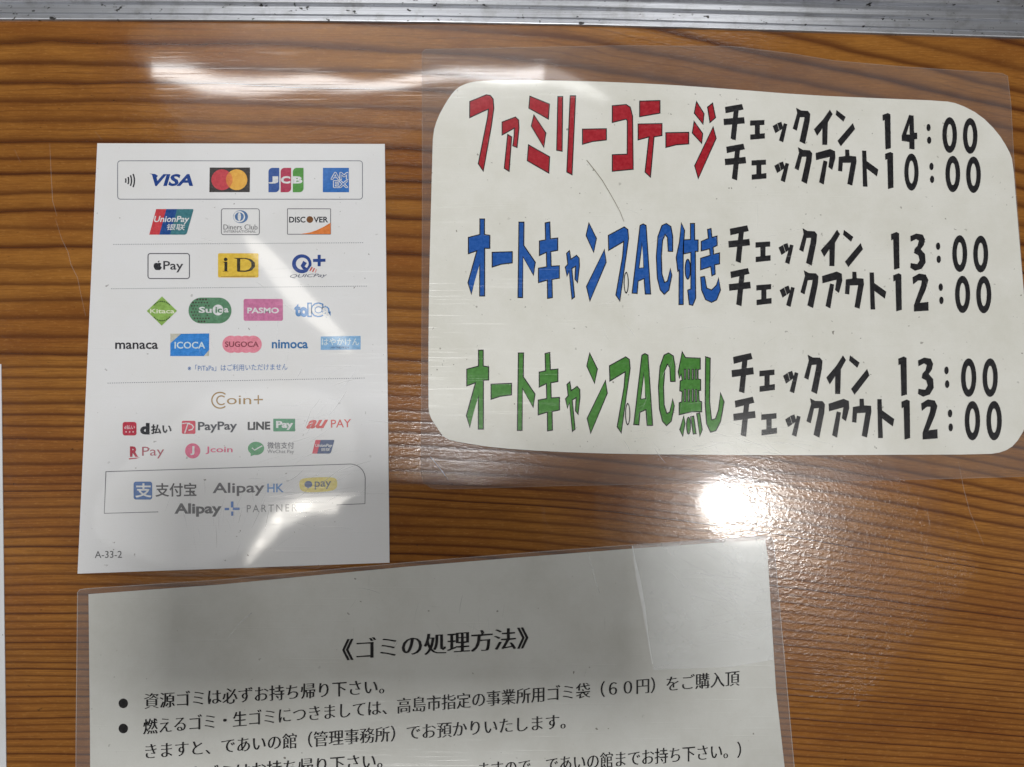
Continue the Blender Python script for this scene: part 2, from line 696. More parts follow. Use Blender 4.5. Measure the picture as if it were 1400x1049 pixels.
# ------------------------------------------------------------------ aluminium rail along the far edge
def rail():
    edge = [(-330, 24), (0, 29), (200, 29.5), (400, 31), (600, 33), (800, 36.5), (1000, 42), (1200, 48), (1400, 54), (1730, 66)]
    t = thing('window_rail', 'worn grey aluminium rail with grooves and black specks along the far edge of the wood', 'rail', P(700, 20, 0))
    mat = aluminium()

    def extr(name, prof, label=None):
        v, f = [], []
        nx = 60
        for i in range(nx + 1):
            x = -330 + (2060 * i / nx)
            for (a, p), (b, q) in zip(edge, edge[1:]):
                if x <= b + 1e-6:
                    y = p + (q - p) * (x - a) / (b - a)
                    break
            w = P(x, y, 0)
            for dy, dz in prof:
                v.append(tuple(Vector((w.x, w.y + dy * MM, dz * MM)) - t.location))
        k = len(prof)
        for i in range(nx):
            for j in range(k - 1):
                a = i * k + j
                f.append((a, a + k, a + k + 1, a + 1))
        me = bpy.data.meshes.new(name)
        me.from_pydata(v, [], f)
        me.materials.append(mat)
        o = link(name, me, t)
        if label:
            o['label'] = label
    extr('lip', [(0, .05), (0, .7), (.2, 1.0), (.5, 1.15), (2.0, 1.02), (2.25, .7), (2.5, .65)])
    extr('track', [(2.5, .65), (2.75, 1.2), (4.6, 1.05), (6.5, .85), (6.7, .8), (6.8, 1.7), (7.1, 1.95), (11.0, 1.6)])
    extr('ridge', [(11.0, 1.6), (11.15, 3.6), (11.5, 3.9), (12.3, 3.9), (12.6, 3.2), (20, 3.0), (20.3, 8), (45, 8), (45.2, .05)])


rail()

# ------------------------------------------------------------------ the payment card
def payment_card():
    t = thing('payment_card', 'white printed card covered in small coloured payment logos, lying on the wood', 'card', P(320, 485, 0))
    Z = .42 * MM
    sheet('paper', [(133, 196), (526, 197), (529.5, 490), (532.5, 769.5), (318, 777), (106, 784.5), (120, 480)], .03 * MM, Z, paper('card_paper', (207, 207, 209), -.8, (192, 190, 184), .3), t)
    Z += .05 * MM
    dark, grey, mid = ink((42, 44, 50)), ink((108, 112, 122)), ink((86, 86, 94))
    blue, white = ink((28, 62, 132)), ink((206, 207, 210))

    def logo(label):
        i = Ink(Z)
        i.label = label
        return i

    def done(i, name='logo'):
        i.build(name, t, i.label)

    # frames and rulings
    i = logo(None)
    i.line(rrect(160.8, 220, 495.5, 272.5, 4), .95, grey, True)
    done(i, 'border_line')
    i = logo(None)
    i.line([(144.8, 645), (310, 640), (479, 634.6)] + ell(479, 654.6, 20.3, 20, 10, -88, -2) + [(499.3, 655), (499, 688.8), (460, 690.5)], 1.0, mid)
    i.line([(144.8, 644.6), (142.5, 702), (216.4, 700)], 1.0, mid)
    done(i, 'border_line')
    for (x0, y0, x1, y1) in ((155, 334.3, 498, 332), (152, 395, 503, 391.3), (147, 524, 500, 517)):
        i = logo(None)
        n = int((x1 - x0) / 3)
        for k in range(n):
            a, b = k / n, (k + .5) / n
            i.lev = 0
            i.line([(x0 + (x1 - x0) * a, y0 + (y1 - y0) * a), (x0 + (x1 - x0) * b, y0 + (y1 - y0) * b)], .85, grey)
        done(i, 'divider_line')

    # row 1
    i = logo('black contactless waves')
    for r, a in ((11.5, 15), (15.3, 19), (19.2, 22), (23.2, 23)):
        i.line(ell(160.5, 247, r, r, 10, -a, a), 1.9, dark)
    done(i)
    i = logo('slanted blue four-letter wordmark')
    i.text('VISA', (207.5, 238, 264, 254.6), blue, .035, .22)
    i.poly([(204.3, 237.4), (212, 238), (216, 240.5), (213.5, 243.5), (210.5, 240)], blue)
    done(i)
    i = logo('black box with overlapping red and orange discs')
    i.poly([(286.7, 229.2), (341.8, 229.2), (341.4, 262.8), (286.2, 262.8)], ink((44, 38, 38))).up()
    i.poly(ell(303.5, 245.9, 14.6, 14.2), ink((182, 50, 62))).up()
    i.poly(ell(323.6, 245.9, 14.6, 14.2), ink((224, 162, 62))).up()
    lens = [p for p in ell(303.5, 245.9, 14.6, 14.2, 80) if ((p[0] - 323.6) / 14.6) ** 2 + ((p[1] - 245.9) / 14.2) ** 2 < 1]
    lens.sort(key=lambda p: p[1])
    lens2 = [(2 * 313.55 - x, y) for x, y in lens]
    i.poly(lens + lens2[::-1], ink((206, 118, 54)))
    done(i)
    i = logo('three upright bars in blue, red and green with white letters')
    for ch, x0, x1, c, bx in (('J', 367, 381.8, (30, 72, 142), (366.8, 241.2, 380.4, 251.2)), ('C', 383.6, 398, (164, 38, 72), (384, 241, 397, 251.2)), ('B', 400.3, 415, (70, 138, 52), (400.4, 241.2, 413.6, 251))):
        i.lev = 0
        i.poly(rrect(x0, 229.6, x1, 263, 5.5, 6, '1010'), ink(c)).up()
        i.text(ch, bx, white, .05)
    done(i)
    i = logo('blue square with white outlined letters in two rows')
    i.poly([(441.5, 229.6), (477, 229.6), (477.2, 263), (441.3, 263)], ink((44, 104, 178))).up()
    for q in range(8):
        ax, ay = 1.1 * math.cos(q * math.pi / 4), 1.0 * math.sin(q * math.pi / 4)
        i.text('AM', (453 + ax, 236.3 + ay, 475.6 + min(ax, .6), 245.2 + ay), white)
        i.text('EX', (456.4 + ax, 247.6 + ay, 475.2 + ax, 256.2 + ay), white)
    i.up()
    i.text('AM', (453, 236.3, 475.8, 245.2), ink((44, 104, 178)))
    i.text('EX', (456.4, 247.6, 475.2, 256.2), ink((44, 104, 178)))
    done(i)

    # row 2
    def union(x, y, w, h, sl, name, cols, tx1, tx2):
        i = logo(name)

        def pg(a, b, c, corners=None):
            i.poly([(x + sl + a * (w - sl), y), (x + sl + b * (w - sl), y), (x + b * (w - sl), y + h), (x + a * (w - sl), y + h)], c)
        k = .035
        i.poly(smooth([(x + sl + .0 * w, y), (x + sl + .27 * (w - sl), y), (x + .27 * (w - sl), y + h), (x, y + h)], 0), cols[0])
        pg(.27, .56, cols[1])
        q = smooth([(x + sl + .56 * (w - sl), y), (x + w - .6, y), (x + w, y + 1.2), (x + w - sl + .4, y + h - 1.6), (x + w - sl - 2, y + h), (x + .56 * (w - sl), y + h)], 0)
        i.poly(q, cols[2]).up()
        i.text('UnionPay', tx1, white, .02, .2)
        i.text('银联', tx2, white, .008, .15)
        done(i)
    union(204, 286, 60.5, 35, 9.5, 'slanted red, blue and teal card mark with white writing', (ink((188, 58, 66)), ink((24, 68, 132)), ink((56, 112, 122))), (210.6, 295.4, 259, 306.3), (228, 306.4, 253, 315))
    i = logo('outlined card with a blue ringed disc over small writing')
    i.line(rrect(302.6, 285.6, 354.6, 321, 3), .95, mid, True)
    i.poly(ell(328.8, 296.4, 10.2, 8.8), ink((70, 106, 152))).up()
    i.poly(ell(327, 296.4, 8.0, 7.8), white).up()
    i.poly(ell(327.2, 296.4, 6.1, 5.9), ink((70, 106, 152))).up()
    i.poly(ell(327.2, 296.4, 2.2, 5.6), white)
    i.text('Diners Club', (305.5, 307, 352, 314), ink((96, 96, 100)), 0, 0, 0, -.012)
    i.text('INTERNATIONAL', (306, 315, 350, 318.3), ink((110, 110, 114)))
    done(i)
    i = logo('outlined card with black capitals and an orange wedge')
    i.line(rrect(393, 285.6, 452, 320.4, .6), .95, ink((92, 90, 98)), True)
    i.text('DISC', (395.3, 296.4, 417.5, 304.5), ink((38, 42, 50)), .022)
    i.poly(ell(423.6, 300.3, 4.6, 4.6), ink((112, 72, 40)))
    i.text('VER', (428.6, 296.4, 448.6, 304.3), ink((38, 42, 50)), .022)
    i.poly([(410, 320.2), (424, 317.9), (433, 314.8), (443, 310), (452, 304.6), (452, 320.2)], ink((208, 118, 56)))
    done(i)

    # row 3
    i = logo('outlined box with a black bitten fruit and writing')
    i.line(rrect(202.3, 346.8, 259, 381, 3.4), 1.3, mid, True)
    body = smooth([(215.6, 360), (213.2, 359.4), (210.6, 360.6), (209.8, 363.6), (210.7, 366.8), (212.8, 369.6), (215.6, 369.2), (218.4, 369.6), (220.4, 367.4), (221.3, 365.7), (219.5, 364.4), (219.3, 362.4), (220.7, 360.8), (218.5, 359.4)], 1)
    i.poly(body, dark)
    i.poly([(215.7, 359), (216, 357.4), (217.8, 356.2), (217.9, 357.6), (216.8, 358.9)], dark)
    i.text('Pay', (223.2, 357, 250.4, 372.6), ink((58, 58, 64)), .012)
    done(i)
    i = logo('yellow box with black serif letters')
    i.poly(rrect(298, 346.4, 353.4, 379.6, 2), ink((216, 178, 62))).up()
    k = ink((50, 46, 34))
    i.poly(ell(308.5, 354.8, 2.6, 2.4), k)
    i.poly([(304.3, 358.3), (310.8, 357.8), (310.8, 370.4), (313, 371.3), (304, 371.3), (306.8, 370.4), (306.8, 359.4)], k)
    i.poly([[(319, 352.8), (336, 352.8), (343.5, 354.6), (348.4, 359), (348.6, 365), (344, 370), (336, 372), (325, 371.6), (324, 370.6), (324, 354.4)],
            [(328.4, 354.4), (328.4, 369.8), (335, 370.2), (340.5, 368.4), (343.6, 364.6), (343.4, 359), (340, 355.6), (334.5, 354)]], k)
    i.poly([(302, 377.6), (349, 377.2), (349, 378.6), (302, 378.8)], ink((170, 138, 60)))
    done(i)
    i = logo('blue ring letter with a plus and red dashes')
    i.poly([ell(412.6, 360.8, 13.4, 13), ell(413.2, 360.6, 8.7, 8.2)], blue)
    i.poly([(414.6, 356.8), (419.6, 359.8), (416.4, 364.4), (421.6, 368), (418.5, 371.4), (413.6, 367.6), (411, 363.6)], blue)
    i.poly([(434.2, 348.6), (438.4, 348.4), (438.4, 354), (445, 353.8), (445, 358), (438.4, 358.2), (438.4, 364.2), (434.2, 364.2), (434.2, 358.3), (428, 358.4), (428, 354.2), (434.2, 354)], blue)
    i.up()
    i.poly([(424.6, 364.4), (427.6, 365), (423, 372.6), (420.4, 371.4)], white)
    i.poly([(426, 365), (427.8, 365.4), (424.6, 370.8), (422.8, 370.2)], ink((196, 74, 70)))
    i.poly([(429, 366.6), (430.8, 367), (428.2, 372.2), (426.4, 371.6)], ink((196, 90, 84)))
    i.poly([(432.2, 368), (433.4, 368.4), (431.4, 373), (430.2, 372.6)], ink((206, 150, 146)))
    i.text('QUICPay', (396.5, 375.4, 447, 381.4), ink((74, 82, 104)), 0, .3, -.03)
    done(i)

    # row 4
    i = logo('light green diamond with white letters and dotted arcs')
    i.poly(smooth([(221.5, 405.4), (242, 425.2), (221, 445.4), (200.6, 425.4)], 0), ink((132, 168, 84))).up()
    for a in list(range(-140, -30, 11)) + list(range(40, 150, 11)):
        p = ell(221.3, 425.4, 13.6, 13.2, 360)[a % 360]
        i.lev = 1
        i.poly(ell(p[0], p[1], 1.05, 1.05, 8), ink((66, 92, 50)))
    i.text('Kitaca', (205, 422.4, 238.6, 428.6), ink((214, 222, 190)), .02)
    done(i)
    i = logo('dark green rounded badge with dotted end and white letters')
    i.poly(rrect(257.7, 407, 316.4, 442.4, 17.6, 12), ink((84, 128, 98))).up()
    dk = ink((66, 60, 56))
    for r in range(8):
        for c in range(7):
            x, y = 262 + c * 3.9 + (r % 2) * 1.9, 409.6 + r * 4.3
            far = ((x - 275.3) / 17) ** 2 + ((y - 424.7) / 17) ** 2
            if far < .95 and (far > .25 or c < 3) and x < 287:
                i.lev = 1
                sz = .8 + .75 * min(1, far)
                i.poly(ell(x, y, sz, sz, 7), dk)
    i.lev = 2
    i.text('Su', (271.8, 419.6, 289.4, 428), white, .03)
    i.poly(ell(298, 424, 7.4, 7.4), white)
    i.text('a', (306.4, 421.4, 312.4, 427.4), white, .03).up()
    i.text('ic', (294.4, 420, 303.6, 428), ink((84, 128, 98)), .03)
    done(i)
    i = logo('pink rounded box with white capitals')
    i.poly(rrect(333, 408.8, 386.8, 438.8, 2.6), ink((190, 112, 152))).up()
    i.text('PASMO', (338, 420.6, 381.4, 428.6), white, .03)
    done(i)
    i = logo('blue lettering with white outlined middle letters')
    tb = ink((64, 124, 184))
    i.text('to', (402.4, 414.6, 421, 432.4), tb, .06, 0, .1)
    i.text('ICa', (420, 413.6, 452, 434), tb, .10).up()
    i.text('ICa', (422, 415.4, 450, 432), white, .035)
    done(i)

    # row 5
    i = logo('plain black lowercase wordmark')
    i.text('manaca', (157.4, 468.4, 216, 477.4), ink((48, 48, 54)), .018)
    done(i)
    i = logo('blue card with pale cut corners and white capitals')
    i.poly([(233, 456.4), (286, 455.8), (285.6, 487), (232.6, 487)], ink((184, 182, 170))).up()
    i.poly([(247.5, 456.6), (286, 456), (285.8, 478.6), (278.6, 487), (232.8, 487), (232.9, 469.4)], ink((50, 126, 202))).up()
    i.text('ICOCA', (238.6, 467.4, 280.6, 476.8), ink((190, 208, 226)), .02)
    done(i)
    i = logo('pink scalloped badge with dark letters')
    for n, x in enumerate((315.8, 325.6, 336, 346)):
        i.lev = n * .3
        i.poly(ell(x, 470.8, 11.9, 11.8), ink((222, 132, 150)))
    i.lev = 2
    i.text('SUGOCA', (307.6, 467, 353.8, 474.6), ink((126, 58, 72)), .02)
    done(i)
    i = logo('plain blue lowercase wordmark')
    i.text('nimoca', (371.6, 464.6, 421, 476.6), ink((44, 104, 158)), .025)
    done(i)
    i = logo('pale blue box with white brush letters')
    i.poly([(438.6, 460.2), (493, 459.4), (493, 478), (438.4, 478.6)], ink((120, 164, 204))).up()
    i.text('はやかけん', (440, 462.6, 491, 472.4), ink((196, 210, 220)), .01)
    i.text('HAYAKAKEN', (452.4, 473.8, 477, 476.6), ink((58, 88, 130)), .02)
    done(i)
    i = logo('tiny blue footnote')
    i.text('※「PiTaPa」はご利用いただけません', (256.6, 499, 393, 508), ink((92, 124, 176)), .004, 0, -.014)
    done(i, 'footnote')

    # phone payments
    i = logo('thin gold wordmark with a double ringed letter')
    gd = ink((152, 124, 82))
    i.line(ell(300.8, 547.4, 11.2, 10.8, 24, 50, 312), 1.9, gd)
    i.line(ell(302.6, 547.4, 6.2, 6.0, 18, 45, 315), 1.8, gd)
    i.text('oin', (310, 541, 343.4, 553), gd, .0)
    i.poly([(352.2, 540.6), (354, 540.4), (354, 545.6), (359.4, 545.5), (359.4, 547.4), (354, 547.5), (354, 552.8), (352.2, 552.8), (352.2, 547.6), (347, 547.6), (347, 545.8), (352.2, 545.7)], gd)
    done(i)
    i = logo('dark red square icon with white dots beside black writing')
    i.poly(rrect(167.6, 577, 186.6, 595.6, 3.4), ink((176, 50, 70))).up()
    i.text('d払い', (169.8, 581.4, 184.4, 587), ink((226, 190, 196)), .02)
    for x in (172.4, 177.2, 182):
        i.poly(ell(x, 590.6, 1.1, 1.1, 8), ink((226, 190, 196)))
    i.text('d', (191.6, 578.4, 204.4, 594.2), dark, .06)
    i.text('払い', (206.4, 580.4, 234.4, 593.6), dark, .03, 0, -.03)
    done(i)
    i = logo('red square icon with a white letter beside grey writing')
    i.poly(rrect(248.6, 575.4, 267.2, 593.4, 2), ink((194, 62, 84))).up()
    i.line([(252.5, 592.6), (256.8, 579.5), (262, 580.6), (264.6, 583.8), (262.6, 587.4), (257.6, 588.4)], 1.5, white)
    i.line([(248.8, 579.4), (254.5, 578.6), (260, 578.9)], 1.2, white)
    i.text('PayPay', (270.6, 577, 324, 592.2), ink((58, 60, 70)), .022, 0, -.02)
    done(i)
    i = logo('black capitals beside a green box with white letters')
    i.text('LINE', (338.6, 577, 369.4, 588.2), dark, .04, 0, -.02)
    i.poly(rrect(373.6, 572.6, 403.4, 590, .6), ink((72, 136, 102))).up()
    i.text('Pay', (377.4, 575.6, 401, 588), white, .045)
    done(i)
    i = logo('red script letters beside thin red capitals')
    rd = ink((198, 82, 82))
    i.text('au', (418.6, 574.6, 448.6, 586.4), rd, .04, .45, -.03)
    i.text('PAY', (452.4, 574, 480, 585), rd, .008, 0, -.03)
    done(i)
    i = logo('bold red capital underlined, beside thin writing')
    dr = ink((172, 54, 74))
    i.text('R', (177.6, 610.4, 189, 624.8), dr, .05)
    i.poly([(176, 626.6), (191.4, 625.6), (186, 627.4), (176.4, 628.4)], dr)
    i.text('Pay', (194.2, 611, 224.4, 627.4), ink((160, 82, 96)), .0, 0, -.02)
    done(i)
    i = logo('pink disc with a white letter beside pink writing')
    pk = ink((208, 92, 128))
    i.poly(ell(263.4, 616.6, 10.4, 10.4), pk).up()
    i.text('J', (260.2, 610, 265.8, 622.4), white, .03)
    i.text('Jcoin', (281, 610.6, 318, 621), pk, .012)
    done(i)
    i = logo('green speech bubble with a white tick beside grey writing')
    gn = ink((82, 148, 104))
    i.poly(ell(350, 613.2, 11.1, 9.1), gn)
    i.poly([(342.8, 619.6), (342.6, 624), (349, 621.6)], gn).up()
    i.line([(344.6, 612.6), (347.8, 615.6), (358.6, 609.6)], 1.7, white)
    i.text('微信支付', (365.4, 604.4, 402, 613.6), ink((104, 104, 112)), .008)
    i.text('WeChat Pay', (365.4, 615, 402, 621.2), ink((120, 120, 128)), 0)
    done(i)
    union(426.6, 601.6, 30.4, 18.8, 4.8, 'small slanted red and navy card mark', (ink((200, 66, 86)), ink((58, 74, 116)), ink((58, 78, 118))), (431, 607, 454.4, 612.4), (439, 612.6, 451, 617))

    # last frame
    i = logo('blue square icon with a white character beside black characters')
    i.poly(rrect(182.6, 658.6, 208, 683.2, 3.4), ink((54, 96, 156))).up()
    i.text('支', (185, 661, 207.4, 680.4), white, .02)
    i.text('支付宝', (212.4, 660.6, 268.6, 679.4), ink((58, 56, 62)), .016, 0, -.01)
    done(i)
    i = logo('grey wordmark with blue capitals after it')
    i.text('Alipay', (290.6, 660.4, 361.6, 679), ink((74, 72, 80)), .016, 0, -.018)
    i.text('HK', (365.4, 661.4, 388, 673.4), ink((84, 134, 194)), .015, 0, -.01)
    i.text('TM', (391, 656.8, 395, 658.6), ink((120, 120, 126)))
    done(i)
    i = logo('pale yellow blurred oval with a blue dot and writing')
    i.poly(smooth([(410, 656), (418, 653.4), (440, 652.4), (459, 652.8), (461.4, 660), (460, 669), (448, 672.4), (420, 673.6), (411, 671), (408.6, 663)], 2), ink((222, 200, 112))).up()
    i.poly(ell(421.6, 662.4, 5.4, 4.7), ink((72, 92, 140)))
    i.poly([(421, 664), (424.6, 665.4), (420.4, 668.6)], ink((72, 92, 140)))
    i.text('pay', (430.2, 658.4, 452.8, 669.4), ink((84, 94, 110)), .01, 0, -.03)
    done(i)
    i = logo('bold grey wordmark with a blue split cross and spaced capitals')
    i.text('Alipay', (238.4, 688.4, 303, 707), ink((66, 66, 72)), .032, 0, -.01)
    for q in (((315.6, 685.8), (319.2, 685.6), (319.2, 694), (315.6, 694)), ((318.2, 694.2), (327.6, 694), (327.6, 697.4), (318.2, 697.6)), ((316, 699.4), (319, 699.4), (319, 705.4), (316, 705.4)), ((307, 694.6), (313.2, 694.4), (313.2, 697.6), (307, 697.8))):
        i.poly(list(q), ink((56, 108, 184)))
    i.text('PARTNER', (337.4, 690.6, 406, 700.6), ink((118, 118, 124)), 0, 0, -.02, 0, 1.35)
    done(i)
    i = logo(None)
    i.text('A-33-2', (129.6, 753.6, 166.6, 763.2), ink((92, 92, 96)), 0, 0, -.01)
    done(i, 'serial_number')


payment_card()

# ------------------------------------------------------------------ the laminated opening-times sign
RED1 = ['82,107 165,73 185,76 200,95 203,140 190,235 150,457 125,420 172,185 176,145 145,158 82,188',
        '245,210 312,185 328,200 330,240 320,338 299,330 305,285 307,240 245,275', '273,273 293,285 280,458 256,443',
        '385,80 483,120 478,195 380,140', '405,175 465,265 455,337 392,230', '378,325 484,385 480,467 372,405',
        '526,82 550,82 547,357 520,352', '588,78 615,78 597,475 571,462', '650,246 770,244 770,300 700,308 650,322',
        '800,128 870,122 890,135 902,180 905,448 800,458 800,375 875,372 876,205 870,195 800,212',
        '938,105 1040,102 1040,165 938,183', '930,220 1050,218 1050,278 1010,285 992,487 965,462 985,285 930,300',
        '1070,264 1185,262 1185,320 1120,325 1070,338',
        '1224,107 1262,168 1257,220 1213,165', '1305,115 1320,188 1292,212 1280,135', '1212,207 1255,268 1250,317 1203,265', '1308,235 1323,292 1233,494 1215,430']
AUTO = ['133,72 156,72 156,150 183,155 183,220 157,220 157,460 132,460 132,290 90,450 73,393 118,232 75,247 75,165 133,150',
        '195,240 296,237 296,293 240,300 195,314', '330,88 355,88 354,205 412,290 403,355 350,262 348,468 325,468',
        '462,92 485,87 488,172 525,168 525,230 490,236 492,310 533,308 533,370 496,377 498,468 474,472 473,380 428,393 428,320 470,313 468,240 433,256 433,183 464,177',
        '570,245 584,232 591,275 620,255 633,270 634,310 625,392 612,375 615,310 596,322 610,465 597,475 582,335 572,360 563,315 576,300',
        '682,92 720,170 706,240 668,155', '760,227 769,290 687,485 670,412',
        '780,155 860,112 878,125 882,170 865,290 838,485 818,455 852,260 858,185 782,230',
        '940,105 955,97 970,105 993,450 966,450 960,372 930,385 925,447 900,445|951,185 934,320 958,318',
        '1104,235 1104,160 1095,110 1072,95 1050,105 1030,160 1022,260 1027,370 1042,430 1062,452 1085,430 1100,355 1092,322 1078,385 1063,392 1050,350 1047,260 1053,180 1066,150 1078,165 1082,235']
TSUKI = ['1148,93 1164,130 1157,220 1157,503 1136,503 1137,330 1130,335 1122,265 1138,190',
         '1159,178 1194,175 1194,95 1214,95 1215,178 1232,178 1232,235 1218,235 1220,470 1205,507 1188,503 1180,430 1196,425 1196,240 1159,248',
         'e1180,325,13,50',
         '1280,125 1297,120 1302,165 1327,158 1328,205 1308,215 1310,250 1340,243 1340,298 1316,303 1318,350 1302,358 1296,312 1245,328 1245,270 1293,255 1290,222 1248,233 1248,185 1284,170',
         '1245,365 1265,362 1275,420 1300,430 1325,405 1335,370 1345,430 1325,480 1300,492 1270,478 1250,430']
NASHI = ['1152,78 1168,107 1243,110 1243,165 1232,168 1232,215 1245,218 1245,272 1235,272 1238,325 1250,330 1250,380 1200,380 1137,395 1137,335 1150,330 1152,278 1140,275 1142,225 1152,220 1147,190 1138,210 1132,180'
         '|1163,166 1163,216 1169,216 1169,166|1182,166 1182,216 1188,216 1188,166|1202,166 1202,216 1208,216 1208,166|1219,166 1219,216 1225,216 1225,166'
         '|1163,268 1163,328 1169,328 1169,268|1182,268 1182,328 1188,328 1188,268|1202,268 1202,328 1208,328 1208,268|1219,268 1219,328 1225,328 1225,268',
         '1160,400 1166,440 1155,503 1140,470', 'e1184,450,10,42', '1195,405 1210,402 1222,490 1208,492', '1225,390 1240,386 1253,470 1241,503',
         '1270,103 1293,110 1290,330 1300,420 1320,415 1335,370 1345,285 1363,330 1345,430 1322,475 1295,483 1275,440 1268,340']
KANA = {
    'chi': ['75,95 155,77 162,103 78,125', '68,155 165,142 168,172 70,185', '118,100 140,97 125,258 102,250'],
    'e': ['195,158 262,152 262,175 195,182', '218,170 240,168 240,230 218,232', '196,228 264,218 264,243 196,252'],
    'tsu': ['303,180 322,168 333,202 316,214', '325,165 343,158 352,188 336,200', '356,164 371,168 352,258 333,250'],
    'ku': ['415,85 437,97 470,98 481,112 478,150 456,262 431,250 452,150 455,128 432,130 417,197 399,188 420,110'],
    'i': ['575,88 588,108 565,150 562,262 540,262 540,180 515,218 500,188 545,135'],
    'n': ['608,88 650,120 640,142 604,110', '685,150 695,178 628,265 613,240'],
    'a': ['508,310 575,288 598,298 600,330 585,388 568,375 575,325 510,343', '545,345 562,350 545,462 524,452'],
    'u': ['648,288 665,288 667,318 698,320 700,345 680,462 658,455 675,350 635,352 632,395 614,392 618,325 648,320'],
    'to': ['728,290 746,290 748,340 803,380 797,412 748,375 752,465 732,465'],
    '1': ['828,102 852,92 864,98 866,265 842,272 838,125 829,130'],
    '3': ['918,110 945,97 975,102 985,125 980,150 965,172 985,195 988,235 970,265 940,275 918,262 920,240 950,245 962,225 955,200 935,190 938,170 952,155 958,130 945,122 920,135'],
    '2': ['917,110 947,92 977,97 989,122 977,167 949,232 989,227 990,267 924,272 924,242 957,147 960,124 942,124 920,142'],
    '4': ['955,97 975,100 977,184 992,184 992,214 979,216 979,266 956,264 956,230 920,226 920,200|956,140 941,194 957,194'],
    '0d': ['e952,186,33,90,14,56'],
    ':': ['e1047,155,9,17', 'e1050,218,9,17'],
    '00': ['e1148,188,34,88,14,55', 'e1246,188,34,88,14,55'],
}


def shapes(spec, tr):
    """outline spec -> list of loop lists"""
    for s in spec:
        if s[0] == 'e':
            a = [float(x) for x in s[1:].split(',')]
            lp = [[tr(*p) for p in ell(a[0], a[1], a[2], a[3], 28)]]
            if len(a) > 4:
                lp.append([tr(*p) for p in ell(a[0], a[1], a[4], a[5], 24)])
            yield lp
        else:
            yield [[tr(*map(float, p.split(','))) for p in lp.split()] for lp in s.split('|')]


